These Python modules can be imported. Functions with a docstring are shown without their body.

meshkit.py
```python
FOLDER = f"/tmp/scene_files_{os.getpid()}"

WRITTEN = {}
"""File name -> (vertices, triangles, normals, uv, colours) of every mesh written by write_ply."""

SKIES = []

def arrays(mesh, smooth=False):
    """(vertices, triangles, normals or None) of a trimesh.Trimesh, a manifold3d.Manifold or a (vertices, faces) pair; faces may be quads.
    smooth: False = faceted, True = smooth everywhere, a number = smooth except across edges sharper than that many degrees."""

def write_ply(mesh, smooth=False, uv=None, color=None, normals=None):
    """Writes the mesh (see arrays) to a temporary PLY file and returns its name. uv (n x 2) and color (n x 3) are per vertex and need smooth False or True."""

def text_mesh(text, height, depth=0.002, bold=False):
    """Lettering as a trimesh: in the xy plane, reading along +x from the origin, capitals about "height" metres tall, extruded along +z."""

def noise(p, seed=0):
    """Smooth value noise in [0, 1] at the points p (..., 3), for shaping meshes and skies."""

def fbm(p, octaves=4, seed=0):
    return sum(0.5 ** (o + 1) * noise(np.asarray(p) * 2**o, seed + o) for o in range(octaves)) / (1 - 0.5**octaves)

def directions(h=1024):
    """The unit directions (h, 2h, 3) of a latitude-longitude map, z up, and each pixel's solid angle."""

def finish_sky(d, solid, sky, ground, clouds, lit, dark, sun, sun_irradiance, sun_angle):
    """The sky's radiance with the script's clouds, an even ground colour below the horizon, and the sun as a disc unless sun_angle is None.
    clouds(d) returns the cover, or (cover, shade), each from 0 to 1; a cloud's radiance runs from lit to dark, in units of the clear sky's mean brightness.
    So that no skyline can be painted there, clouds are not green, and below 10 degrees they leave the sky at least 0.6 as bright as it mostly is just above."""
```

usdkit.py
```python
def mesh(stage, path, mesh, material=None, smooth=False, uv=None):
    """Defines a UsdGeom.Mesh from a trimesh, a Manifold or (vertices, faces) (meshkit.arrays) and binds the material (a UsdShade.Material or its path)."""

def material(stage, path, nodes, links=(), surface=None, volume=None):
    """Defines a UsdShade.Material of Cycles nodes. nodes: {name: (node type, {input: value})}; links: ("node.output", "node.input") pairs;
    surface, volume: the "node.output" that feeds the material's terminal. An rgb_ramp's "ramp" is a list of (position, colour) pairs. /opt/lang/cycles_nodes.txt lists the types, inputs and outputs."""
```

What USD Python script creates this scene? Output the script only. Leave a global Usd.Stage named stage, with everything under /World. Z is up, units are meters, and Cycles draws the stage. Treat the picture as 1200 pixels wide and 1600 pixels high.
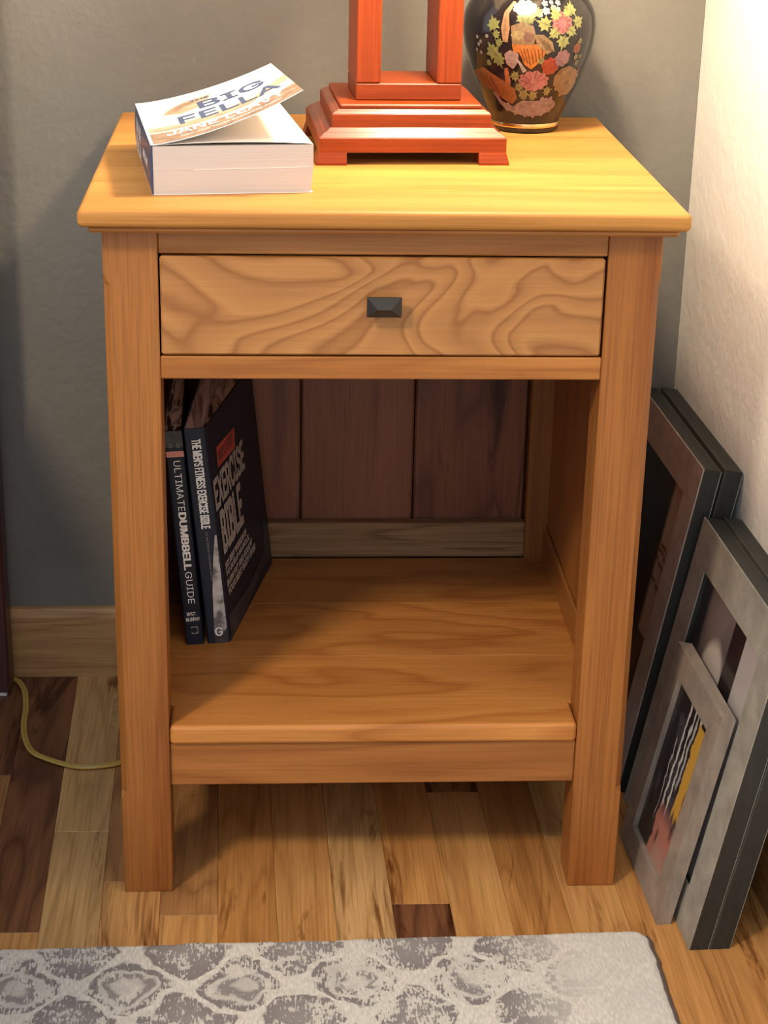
import math, random
import numpy as np, trimesh, manifold3d as m3
from shapely.geometry import Polygon, Point
from shapely import affinity
from shapely.ops import unary_union
from pxr import Usd, UsdGeom, UsdLux, Gf, Sdf, Vt
import usdkit, meshkit

random.seed(7); rng = np.random.default_rng(7)
stage = Usd.Stage.CreateInMemory()
UsdGeom.SetStageUpAxis(stage, UsdGeom.Tokens.z); UsdGeom.SetStageMetersPerUnit(stage, 1.0)
UsdGeom.Xform.Define(stage, '/World'); UsdGeom.Scope.Define(stage, '/World/Looks')

# ------------------------------------------------------------------ camera, light, exposure
EXPOSURE = 0.0
KEY_I, FILL_I, BULB_I, ADDED_BULB_I = 127.0, 0.43, 18.0, 520.0
KEY_C, FILL_C, BULB_C = (1.0, .80, .58), (.86, .95, 1.08), (1.0, .82, .60)
cam = UsdGeom.Camera.Define(stage, '/World/camera')
R, U, F = (.99817679, -.05662146, .02090692), (.00130537, .36655215, .93039659), (.06034389, .92867299, -.36595776)
C = (-.10444794, -1.67770482, 1.09105518)
cam.AddTransformOp().Set(Gf.Matrix4d(*R, 0, *U, 0, *(-f for f in F), 0, *C, 1))
cam.CreateHorizontalApertureAttr(36.0); cam.CreateVerticalApertureAttr(48.0)
cam.CreateFocalLengthAttr(2889.33 / 1200 * 36); cam.CreateClippingRangeAttr(Gf.Vec2f(.05, 100))
cam.CreateExposureAttr(EXPOSURE)
dome = UsdLux.DomeLight.Define(stage, '/World/room_light'); dome.CreateIntensityAttr(FILL_I); dome.CreateColorAttr(Gf.Vec3f(*FILL_C))
key = UsdLux.SphereLight.Define(stage, '/World/ceiling_light'); key.CreateRadiusAttr(.20); key.CreateIntensityAttr(KEY_I); key.CreateColorAttr(Gf.Vec3f(*KEY_C))
key.AddTranslateOp().Set((-1.44, -1.74, 2.45))

# ------------------------------------------------------------------ materials
M = {}
def mat(name, nodes, links=(), surface='p.BSDF'):
    if name not in M: M[name] = usdkit.material(stage, '/World/Looks/' + name, nodes, links, surface=surface)
    return M[name]
def plain(name, col, rough=.5, metal=0., bump=0., bscale=200., spec=.5, coat=0., var=0.):
    n = {'p': ('principled_bsdf', dict(base_color=col, roughness=rough, metallic=metal, specular_ior_level=spec, coat_weight=coat))}
    l = []
    if bump or var:
        n['g'] = ('texture_coordinate', {})
        n['n'] = ('noise_texture', dict(scale=bscale, detail=3.))
        l.append(('g.object', 'n.vector'))
    if bump:
        n['b'] = ('bump', dict(strength=bump, distance=.001)); l += [('n.fac', 'b.height'), ('b.normal', 'p.normal')]
    if var:
        n['r'] = ('rgb_ramp', dict(ramp=[(.3, tuple(c * (1 - var) for c in col)), (.7, tuple(min(1, c * (1 + var)) for c in col))])); l += [('n.fac', 'r.fac'), ('r.color', 'p.base_color')]
    return mat(name, n, l)
def wood(name, light, dark, axis='z', seed=0., K=7., along=1.6, across=13., contrast=.8, rough=.42, tone=.25, fibre=.35, coat=.0, knots=0., line=.12, spec=.35, warp=.25, coatr=.25):
    """Flat-sawn grain: contour lines of a stretched noise field, fine fibres and slow tone drift."""
    sc = lambda a, c: tuple(a if k == axis else c for k in 'xyz')
    mid = tuple(.5 * (a + b) for a, b in zip(light, dark))
    n = {'t': ('texture_coordinate', {}),
         'm1': ('mapping', dict(scale=sc(along, across), location=(seed * 3.7 + .31, seed * 2.3 + .77, seed * 5.1 + .13))),
         'n1': ('noise_texture', dict(scale=1., detail=2.5, roughness=.45, distortion=warp)),
         'k': ('math', dict(math_type='multiply', value2=K)), 'f': ('math', dict(math_type='fraction')),
         'r': ('rgb_ramp', dict(ramp=[(0., tuple(d * contrast + l * (1 - contrast) for d, l in zip(dark, light))), (line, tuple(.35 * d + .65 * l for d, l in zip(dark, light))), (min(.45, line * 3), light), (.8, tuple(.3 * d + .7 * l for d, l in zip(dark, light))), (1., tuple(d * contrast + l * (1 - contrast) for d, l in zip(dark, light)))])),
         'm2': ('mapping', dict(scale=sc(9., 420.), location=(seed, seed * 2, seed * 3))),
         'n2': ('noise_texture', dict(scale=1., detail=3., roughness=.6)),
         'r2': ('rgb_ramp', dict(ramp=[(.3, (1 - fibre,) * 3), (.6, (1., 1., 1.))])),
         'm3': ('mapping', dict(scale=sc(1.3, 6.), location=(seed * 1.9, seed * 4.2, seed * .7))),
         'n3': ('noise_texture', dict(scale=1., detail=2.)),
         'r3': ('rgb_ramp', dict(ramp=[(.3, (1 - tone, 1 - tone * 1.15, 1 - tone * 1.3)), (.7, (1. + tone * .3, 1 + tone * .3, 1 + tone * .3))])),
         'x1': ('mix', dict(mix_type='multiply', fac=1.)), 'x2': ('mix', dict(mix_type='multiply', fac=1.)),
         'b': ('bump', dict(strength=.12, distance=.0006)),
         'p': ('principled_bsdf', dict(roughness=rough, specular_ior_level=spec, coat_weight=coat, coat_roughness=coatr))}
    l = [('t.object', 'm1.vector'), ('m1.vector', 'n1.vector'), ('n1.fac', 'k.value1'), ('k.value', 'f.value1'), ('f.value', 'r.fac'),
         ('t.object', 'm2.vector'), ('m2.vector', 'n2.vector'), ('n2.fac', 'r2.fac'), ('t.object', 'm3.vector'), ('m3.vector', 'n3.vector'), ('n3.fac', 'r3.fac'),
         ('r.color', 'x1.color1'), ('r2.color', 'x1.color2'), ('x1.color', 'x2.color1'), ('r3.color', 'x2.color2'),
         ('n2.fac', 'b.height'), ('b.normal', 'p.normal')]
    out = 'x2.color'
    if knots:
        n['m4'] = ('mapping', dict(scale=sc(2.2, 14.), location=(seed * .9, seed * 1.7, 0)))
        n['n4'] = ('noise_texture', dict(scale=1., detail=5., roughness=.7, distortion=1.2))
        n['r4'] = ('rgb_ramp', dict(ramp=[(.60 - .05 * knots, (1., 1., 1.)), (.68 - .05 * knots, (.34, .24, .18))]))
        n['x3'] = ('mix', dict(mix_type='multiply', fac=1.))
        l += [('t.object', 'm4.vector'), ('m4.vector', 'n4.vector'), ('n4.fac', 'r4.fac'), (out, 'x3.color1'), ('r4.color', 'x3.color2')]
        out = 'x3.color'
    l.append((out, 'p.base_color'))
    return mat(name, n, l)
printed = lambda: mat('printed_colour', {'a': ('attribute', dict(attribute='Cd')), 'p': ('principled_bsdf', dict(roughness=.45))}, [('a.color', 'p.base_color')])

# ------------------------------------------------------------------ scene helpers
used = {}
def numbered(path):
    n = used.get(path, 0); used[path] = n + 1
    return path if n == 0 else f'{path}_{n:03d}'
def thing(name, label, cat, loc=(0, 0, 0), rotz=0., group=None, kind=None):
    x = UsdGeom.Xform.Define(stage, numbered('/World/' + name)); x.AddTranslateOp().Set(tuple(loc))
    if rotz: x.AddRotateZOp().Set(rotz)
    return tag(x.GetPrim(), label, cat, group, kind)
def tag(o, label=None, cat=None, group=None, kind=None):
    o = o if isinstance(o, Usd.Prim) else o.GetPrim()
    for k, v in (('label', label), ('category', cat), ('group', group), ('kind', kind)):
        if v: o.SetCustomDataByKey(k, v)
    return o
def obj(name, mesh, m, parent=None, smooth=False, label=None, kind=None, colors=None, uv=None):
    base = str(parent.GetPath()) if parent else '/World'
    if isinstance(mesh, m3.Manifold):
        mm = mesh.to_mesh(); mesh = trimesh.Trimesh(mm.vert_properties[:, :3], mm.tri_verts, process=False)
    g = usdkit.mesh(stage, numbered(f'{base}/{name}'), mesh, m, smooth=smooth)
    if colors is not None:
        UsdGeom.PrimvarsAPI(g).CreatePrimvar('Cd', Sdf.ValueTypeNames.Color3fArray, 'vertex').Set(Vt.Vec3fArray.FromNumpy(np.asarray(colors, np.float32)))
    return tag(g.GetPrim(), label, None, None, kind)
cat_ = trimesh.util.concatenate
def hull(p): return trimesh.convex.convex_hull(np.asarray(p, float))
def cbox(x0, x1, y0, y1, z0, z1, c=.0012):
    """A box with chamfered edges."""
    c = min(c, (x1 - x0) / 3, (y1 - y0) / 3, (z1 - z0) / 3); p = []
    for x, sx in ((x0, 1), (x1, -1)):
        for y, sy in ((y0, 1), (y1, -1)):
            for z, sz in ((z0, 1), (z1, -1)):
                p += [(x, y + sy * c, z + sz * c), (x + sx * c, y, z + sz * c), (x + sx * c, y + sy * c, z)]
    return hull(p)
def rbox(x0, x1, y0, y1, z0, z1, r, seg=4):
    """A box with rounded edges (hull of sphere octants)."""
    s = trimesh.creation.icosphere(subdivisions=seg - 2, radius=r).vertices
    return hull(np.vstack([s + (x, y, z) for x in (x0 + r, x1 - r) for y in (y0 + r, y1 - r) for z in (z0 + r, z1 - r)]))
def hexa(b, t, c=0.):
    return hull(np.vstack([b, t]))
def mfd(t): return m3.Manifold(m3.Mesh(np.asarray(t.vertices, np.float32), np.asarray(t.faces, np.uint32)))
def lathe(prof, n=72):
    prof = np.asarray(prof, float); k = len(prof); a = np.linspace(0, 2 * np.pi, n, endpoint=False)
    v = np.stack([np.outer(np.cos(a), prof[:, 0]), np.outer(np.sin(a), prof[:, 0]), np.tile(prof[:, 1], (n, 1))], -1).reshape(-1, 3)
    i, j = np.meshgrid(np.arange(n), np.arange(k - 1), indexing='ij'); i2 = (i + 1) % n
    q = np.stack([i * k + j, i2 * k + j, i2 * k + j + 1, i * k + j + 1], -1).reshape(-1, 4)
    return trimesh.Trimesh(v, np.vstack([q[:, [0, 1, 2]], q[:, [0, 2, 3]]]), process=False)
def spline(pts, n=12):
    p = np.asarray(pts, float); p = np.vstack([2 * p[0] - p[1], p, 2 * p[-1] - p[-2]]); o = []
    for i in range(1, len(p) - 2):
        for t in np.linspace(0, 1, n, endpoint=False):
            o.append(.5 * (2 * p[i] + (p[i + 1] - p[i - 1]) * t + (2 * p[i - 1] - 5 * p[i] + 4 * p[i + 1] - p[i + 2]) * t**2 + (3 * p[i] - p[i - 1] - 3 * p[i + 1] + p[i + 2]) * t**3))
    return np.array(o + [p[-2]])
def tube(path, r, n=10):
    path = np.asarray(path); T = np.gradient(path, axis=0); T /= np.linalg.norm(T, axis=1, keepdims=True)
    u = np.cross(T[0], (0, 0, 1.)); u = u / np.linalg.norm(u) if np.linalg.norm(u) > 1e-6 else np.array([1., 0, 0]); V = []
    a = np.linspace(0, 2 * np.pi, n, endpoint=False)
    for p, t in zip(path, T):
        u = u - t * (u @ t); u /= np.linalg.norm(u); w = np.cross(t, u)
        V.append(p + r * (np.outer(np.cos(a), u) + np.outer(np.sin(a), w)))
    V = np.vstack(V); k = len(path); f = []
    for i in range(k - 1):
        for j in range(n):
            a0, b0 = i * n + j, i * n + (j + 1) % n; f += [(a0, b0, b0 + n), (a0, b0 + n, a0 + n)]
    V = np.vstack([V, path[0], path[-1]]); e = len(V)
    for j in range(n):
        f += [(e - 2, (j + 1) % n, j), (e - 1, (k - 1) * n + j, (k - 1) * n + (j + 1) % n)]
    return trimesh.Trimesh(V, f, process=False)
def flat(poly, edge=None):
    if hasattr(poly, 'geoms'):
        q = [flat(g, edge) for g in poly.geoms if g.area > 1e-9]; o = np.cumsum([0] + [len(v) for v, _ in q])
        return np.vstack([v for v, _ in q]), np.vstack([f + k for (_, f), k in zip(q, o)])
    v, f = trimesh.creation.triangulate_polygon(poly, engine='earcut')
    if edge: v3, f = trimesh.remesh.subdivide_to_size(np.c_[v, np.zeros(len(v))], f, edge); v = v3[:, :2]
    return np.asarray(v), np.asarray(f)
def frame_pts(v2, o, X, Y, h=0.):
    o, X, Y = (np.asarray(a, float) for a in (o, X, Y)); N = np.cross(X, Y); N /= np.linalg.norm(N)
    return o + np.outer(v2[:, 0], X) + np.outer(v2[:, 1], Y) + h * N
def patch(name, poly, o, X, Y, m, parent, h=.00025, edge=None, label=None):
    v, f = flat(poly, edge); return obj(name, trimesh.Trimesh(frame_pts(v, o, X, Y, h), f, process=False), m, parent, label=label)
def lettering(name, text, box, o, X, Y, m, parent, h=.0002, bold=False, label=None, depth=.00015):
    """Text fitted into box=(x0,y0,x1,y1) of the plane o + x X + y Y."""
    t = meshkit.text_mesh(text, .01, .001, bold); (a, b, _), (c, d, _) = t.bounds
    v = np.array(t.vertices); x = box[0] + (v[:, 0] - a) / (c - a) * (box[2] - box[0]); y = box[1] + (v[:, 1] - b) / (d - b) * (box[3] - box[1])
    N = np.cross(X, Y); N = N / np.linalg.norm(N)
    P = frame_pts(np.c_[x, y], o, X, Y) + np.outer(h + v[:, 2] / .001 * depth, N)
    return obj(name, trimesh.Trimesh(P, t.faces, process=False), m, parent, label=label)
def picture(name, w, h, fn, o, X, Y, parent, nx=90, ny=90, label=None):
    """A flat print: a fine grid with a colour per vertex; fn(s, t) in 0..1 gives linear rgb."""
    s, t = np.meshgrid(np.linspace(0, 1, nx), np.linspace(0, 1, ny)); P = frame_pts(np.c_[s.ravel() * w, t.ravel() * h], o, X, Y)
    i, j = np.meshgrid(np.arange(nx - 1), np.arange(ny - 1)); a = (j * nx + i).ravel()
    f = np.vstack([np.c_[a, a + 1, a + nx + 1], np.c_[a, a + nx + 1, a + nx]])
    return obj(name, trimesh.Trimesh(P, f, process=False), printed(), parent, colors=np.clip(fn(s.ravel(), t.ravel()), 0, 1), label=label)

# ------------------------------------------------------------------ the room
WX = lambda y: .4005 + .038 * (.519 - y)                # right wall, 2 degrees off square
def wall_paint(name, col):
    return mat(name, {'t': ('geometry', {}), 'n1': ('noise_texture', dict(scale=110., detail=3., roughness=.55)), 'n2': ('noise_texture', dict(scale=28., detail=2.)),
        'a': ('math', dict(math_type='multiply_add', value2=1.6)), 'b': ('bump', dict(strength=.48, distance=.0018)),
        'n3': ('noise_texture', dict(scale=3.)), 'r': ('rgb_ramp', dict(ramp=[(.3, tuple(c * .95 for c in col)), (.7, tuple(c * 1.04 for c in col))])),
        'p': ('principled_bsdf', dict(roughness=.62, specular_ior_level=.35))},
        [('t.position', 'n1.vector'), ('t.position', 'n2.vector'), ('t.position', 'n3.vector'), ('n2.fac', 'a.value1'), ('n1.fac', 'a.value3'), ('a.value', 'b.height'), ('b.normal', 'p.normal'), ('n3.fac', 'r.fac'), ('r.color', 'p.base_color')])
def structure(name, mesh, m, label, cat, parent=None):
    o = obj(name, mesh, m, parent); return tag(o, label, cat, None, 'structure')
structure('wall_back', cbox(-2.6, .56, .519, .62, -.02, 2.6, .001), wall_paint('grey_wall_paint', (.168, .161, .138)), 'taupe grey painted back wall with faint roller texture behind the nightstand', 'wall')
rw = hull([(WX(y) + d, y, z) for y in (-2.4, .519) for d in (0, .1) for z in (-.02, 2.6)])
structure('wall_right', rw, wall_paint('cream_wall_paint', (.72, .69, .63)), 'pale cream textured wall at the right, brightly lit by the lamp', 'wall')
bbw = wood('baseboard_wood', (.55, .32, .13), (.38, .20, .075), 'x', 2.1, K=9, along=1.2, across=16, fibre=.25, tone=.12)
bbp = Polygon([(0, 0), (.012, 0), (.012, .084), (.0105, .0905), (.006, .0945), (0, .0955)])
def baseboard(x0, x1):
    t = trimesh.creation.extrude_polygon(bbp, x1 - x0, engine='earcut'); v = t.vertices.copy()
    return trimesh.Trimesh(np.c_[x0 + v[:, 2], .519 - v[:, 0], v[:, 1]], t.faces[:, ::-1])
structure('baseboard_back', baseboard(-2.5, WX(.51) - .012), bbw, 'oak baseboard with eased top edge along the grey back wall', 'baseboard')
t = trimesh.creation.extrude_polygon(bbp, 2.7, engine='earcut'); v = t.vertices; yy = .519 - v[:, 2]
structure('baseboard_right', trimesh.Trimesh(np.c_[WX(yy) - v[:, 0], yy, v[:, 1]], t.faces), wood('baseboard_wood_side', (.55, .32, .13), (.38, .20, .075), 'y', 3.3, K=9, along=1.2, across=16), 'oak baseboard along the cream wall behind the leaning picture frames', 'baseboard')

# floor of hardwood planks, laid parallel to the right wall
floor = thing('floor', 'mixed tone hardwood plank floor running towards the back wall', 'floor', kind='structure')
obj('subfloor', cbox(-2.6, .56, -2.4, .6, -.05, -.0145, .001), plain('subfloor_dark', (.03, .02, .012), .9), floor)
FW = {'orange': ((0.608, 0.292, 0.088), (0.409, 0.175, 0.047)), 'honey': ((0.667, 0.351, 0.117), (0.491, 0.228, 0.070)), 'tan': ((0.643, 0.386, 0.152), (0.480, 0.269, 0.094)),
      'grey': ((0.643, 0.380, 0.152), (0.468, 0.257, 0.094)), 'dark': ((.24, .10, .042), (.09, .033, .015)), 'brown': ((0.468, 0.234, 0.082), (0.281, 0.123, 0.042))}
def floor_mat(tone, k):
    L, D = FW[tone]
    return wood(f'floor_{tone}_{"abc"[k % 3]}', L, D, 'y', 11.3 + 1.9 * (k % 3) + 5 * list(FW).index(tone), K=(5., 7., 9.)[k % 3], along=(1.6, 2.2, 1.1)[k % 3], across=17, rough=.38, tone=.22, fibre=.3, coat=.1, knots={'dark': 1.4, 'brown': 1.}.get(tone, .1))
PW, SL = .0605, -.028
fixed = {-2: [(.25, 'dark'), (-.6, 'brown')], -1: [(-.071, 'dark'), (-.9, 'honey')], 0: [(.122, 'tan'), (-.5, 'tan')], 1: [(.02, 'brown'), (-.5, 'honey')], 2: [(-.045, 'brown'), (-.6, 'honey')],
         3: [(.30, 'brown'), (-.7, 'orange')], 4: [(.42, 'brown'), (-.55, 'honey')], 5: [(-.3, 'grey'), (-1.2, 'tan')], 6: [(-.0295, 'orange'), (-.4, 'dark'), (-1.1, 'tan')],
         7: [(.2, 'brown'), (-.8, 'honey')], 8: [(.33, 'orange'), (-.5, 'orange')], 9: [(.1, 'tan'), (-.6, 'honey')], 10: [(.15, 'brown'), (-.45, 'orange')], 11: [(.3, 'honey'), (-.7, 'orange')], 12: [(.0, 'brown'), (-.8, 'honey')]}
pr = random.Random(3)
for k in range(-14, 16):
    ends = list(fixed.get(k, [(pr.uniform(-.1, .4), pr.choice(list(FW))), (pr.uniform(-1., -.4), pr.choice(list(FW)))])) + [(-1.7, pr.choice(['honey', 'orange', 'tan']))]
    y1 = .5185
    for e, (y0, tone) in enumerate(ends):
        if y0 >= y1 - .02: continue
        x0 = -.3414 + PW * k; g = .00012; c = .0004; P = []
        for y, s in ((y0 + g, 1), (y1 - g, -1)):
            sh = SL * (y + .075)
            for x, sx in ((x0 + g, 1), (x0 + PW - g, -1)):
                P += [(x + sh, y, -.014), (x + sh, y, -c), (x + sx * c + sh, y + s * c, 0)]
        obj('plank', hull(P), floor_mat(tone, k * 2 + e), floor)
        y1 = y0

# ------------------------------------------------------------------ nightstand
CL, CD = (.53, .220, .052), (.35, .115, .022)          # cherry, light and dark grain
def cherry(name, axis, seed, mul=1., **kw):
    red = kw.pop('red', 1.)
    return wood('cherry_' + name, (CL[0] * mul, CL[1] * mul / red, CL[2] * mul / red), (CD[0] * mul, CD[1] * mul / red, CD[2] * mul / red), axis, seed, **{**dict(K=5., along=1.4, across=12., contrast=.7, fibre=.22, tone=.2, rough=.4), **kw})
ns = thing('nightstand', 'cherry wood nightstand with one drawer and an open shelf, in the corner', 'nightstand')
W, HT = .26, .7324
# top: four glued boards under one rounded outline, a smaller stepped moulding beneath
top = m3.Manifold.hull_points(np.asarray(rbox(-.279, .279, -.0305, .4995, .7155, HT, .0055).vertices, np.float32)) if hasattr(m3.Manifold, 'hull_points') else mfd(rbox(-.279, .279, -.0305, .4995, .7155, HT, .0055))
cuts = [-.1, .094, .223, .366, .6]
for i in range(4):
    b = mfd(cbox(-.4, .4, cuts[i] + .00012, cuts[i + 1] - .00012, .6, .8, .0001)) ^ top
    obj('top_board', b, cherry(f'top_{i}', 'x', 20 + 3.7 * i, (1.12, 1.09, 1.13, 1.07)[i], red=.88, along=1.1, across=9., K=4., contrast=.5, rough=.5, spec=.25), ns, smooth=35)
obj('top_molding', cat_([cbox(-.270, .270, -.0225, .492, .7095, .7160, .0022)]), cherry('molding', 'x', 4.4, .97), ns)
# legs with stopped chamfers on the outer corners
def leg_mesh(x0, y0, sx, sy):
    b = mfd(cbox(x0, x0 + .0505, y0, y0 + .0505, 0, .7097, .0011)); ox = x0 if sx < 0 else x0 + .0505; oy = y0 if sy < 0 else y0 + .0505; c = .0062
    P = []
    for z, k in ((.112, 0.), (.120, c), (.655, c), (.668, 0.)):
        P += [(ox, oy - sy * k, z), (ox - sx * k, oy, z), (ox + sx * .004, oy + sy * .004, z)]
    return b - mfd(hull(P))
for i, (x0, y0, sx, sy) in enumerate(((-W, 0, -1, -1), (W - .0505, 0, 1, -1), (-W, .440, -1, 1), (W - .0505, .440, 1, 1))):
    obj('leg', leg_mesh(x0, y0, sx, sy), cherry(f'leg_{i}', 'z', 31 + 7.3 * i, (.74, .90, .55, .55)[i], along=1.3, across=15., K=5., contrast=.75, tone=.3, fibre=.3, red=1.07), ns)  # back legs: shade inside the cubby is put into their colour
I = W - .0505
obj('top_rail', cbox(-I, I, .003, .024, .6848, .7097), cherry('top_rail', 'x', 51, .9, across=20), ns)
obj('drawer_rail', cbox(-I, I, .0015, .024, .5646, .5868), cherry('drawer_rail', 'x', 54, 1.05, K=4., across=22), ns)
obj('lower_rail', cbox(-I, I, .005, .026, .1249, .1738), cherry('lower_rail', 'x', 57, .9, K=6., across=16, red=1.05), ns)
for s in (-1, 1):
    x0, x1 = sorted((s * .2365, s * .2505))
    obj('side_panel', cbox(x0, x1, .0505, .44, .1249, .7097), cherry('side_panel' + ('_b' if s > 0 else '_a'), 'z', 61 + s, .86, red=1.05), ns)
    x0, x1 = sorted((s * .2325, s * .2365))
    obj('side_cleat', cbox(x0, x1, .0505, .44, .1955, .238), cherry('side_cleat', 'y', 64, .75), ns)  # darker tone carries the cubby shade in its colour
    x0, x1 = sorted((s * .214, s * .2365))
    obj('drawer_runner', cbox(x0, x1, .0505, .44, .575, .5868), cherry('cleat', 'y', 63, .88), ns)
sh = [0.0005, .1635, .3055, .4395]
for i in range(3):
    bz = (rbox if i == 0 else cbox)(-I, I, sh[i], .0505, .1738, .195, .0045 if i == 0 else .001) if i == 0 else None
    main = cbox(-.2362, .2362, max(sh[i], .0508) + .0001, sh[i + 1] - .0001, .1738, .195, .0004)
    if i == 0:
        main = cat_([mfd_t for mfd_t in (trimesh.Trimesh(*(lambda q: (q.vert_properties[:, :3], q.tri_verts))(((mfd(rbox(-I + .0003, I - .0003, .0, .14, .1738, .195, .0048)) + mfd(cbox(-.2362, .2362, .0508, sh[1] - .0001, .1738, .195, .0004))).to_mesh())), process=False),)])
    obj('shelf_board', main, cherry(f'shelf_{i}', 'x', 71 + 5.1 * i, (1.22, 1.14, 1.0)[i], along=2.2, across=9., K=8., contrast=.75, rough=.4, line=.08), ns, smooth=35 if i == 0 else False)  # lighter towards the front: light falling there is painted into the boards
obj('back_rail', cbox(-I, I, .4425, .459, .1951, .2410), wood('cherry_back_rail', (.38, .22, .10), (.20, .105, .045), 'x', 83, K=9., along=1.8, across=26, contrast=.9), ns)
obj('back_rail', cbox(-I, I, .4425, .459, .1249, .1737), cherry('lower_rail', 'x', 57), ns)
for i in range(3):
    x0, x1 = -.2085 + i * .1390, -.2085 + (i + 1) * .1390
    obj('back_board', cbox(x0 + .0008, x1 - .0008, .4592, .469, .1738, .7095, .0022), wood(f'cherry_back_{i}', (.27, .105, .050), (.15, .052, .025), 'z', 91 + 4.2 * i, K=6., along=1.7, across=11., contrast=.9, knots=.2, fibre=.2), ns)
obj('dust_panel', cbox(-.236, .236, .0245, .44, .5755, .5868), cherry('cleat', 'y', 63), ns)
dr = UsdGeom.Xform.Define(stage, numbered(str(ns.GetPath()) + '/drawer')).GetPrim()
obj('drawer_front', cbox(-.2079, .2073, .0008, .0205, .5885, .6829, .0018), wood('cherry_drawer_front', (.51, .240, .076), (.25, .088, .022), 'x', 103.6, K=12., along=4.2, across=7.5, contrast=.72, fibre=.12, tone=.1, rough=.42, line=.07, warp=.8), dr)
box = cat_([cbox(-.204, -.192, .0207, .42, .5885, .675), cbox(.192, .204, .0207, .42, .5885, .675), cbox(-.192, .192, .408, .42, .5885, .675), cbox(-.192, .192, .0207, .408, .592, .598)])
obj('drawer_box', box, cherry('cleat', 'y', 63), dr)
kx, kz = -.0002, .6392
def rect(hw, hh, y): return [(kx + a * hw, y, kz + b * hh) for a in (-1, 1) for b in (-1, 1)]
knob = cat_([hull(rect(.0105, .0055, .0008) + rect(.0085, .0045, -.010)), hull(rect(.0160, .0092, -.010) + rect(.0163, .0095, -.0135) + [(kx - .0065, -.0225, kz), (kx + .0055, -.0225, kz)])])
obj('knob', knob, plain('dark_bronze', (.055, .048, .042), .42, .55, .15, 500), dr, label='dark bronze pyramid knob')

# ------------------------------------------------------------------ table lamp
LX, LY, LZ = .0335, .2885, HT
lamp = thing('table_lamp', 'red-brown wooden mission style lamp on stepped base, on nightstand top', 'lamp', (LX, LY, LZ), 3.0)
def lw(n, ax, s, mul=1., gl=0.): return wood('lamp_wood_' + n, (.27 * mul, .045 * mul, .007 * mul), (.18 * mul, .025 * mul, .004 * mul), ax, s, K=3., along=1.5, across=18., contrast=.4, fibre=.3, tone=.15, rough=.4, spec=.25, coat=gl, coatr=.2)
def tier(w0, d0, z0, z1, w1=None, d1=None, c=.001):
    a = np.array([(sx * w0, sy * d0, z0) for sx in (-1, 1) for sy in (-1, 1)]); w1 = w1 or w0; d1 = d1 or d0
    return hull(np.vstack([a, [(sx * w1, sy * d1, z1) for sx in (-1, 1) for sy in (-1, 1)]]))
for sx in (-1, 1):
    for sy in (-1, 1):
        x0, x1 = sorted((sx * .0985, sx * .0675)); y0, y1 = sorted((sy * .0985, sy * .0675))
        f = [(x, y, 0) for x in (x0, x1) for y in (y0, y1)] + [(x, y, .0025) for x in (x0, x1) for y in (y0, y1)]
        ox = sx * .0955; oy = sy * .0955; ix = sx * .0675; iy = sy * .0675
        f += [(x, y, .0125) for x in (ox, ix) for y in (oy, iy)]
        obj('foot', hull(f), lw('a', 'x', 2.2), lamp)
obj('base_step', hull(np.vstack([tier(.0955, .0955, .0125, .0262).vertices, tier(.0945, .0945, .0268, .0275).vertices])), lw('b', 'x', 3.1), lamp)
obj('base_molding', cat_([tier(.0945, .0945, .0275, .0318, .0895, .0895), tier(.0878, .0878, .0318, .0355, .0836, .0836)]), lw('c', 'x', 3.9, 1.08, .9), lamp)
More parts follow.
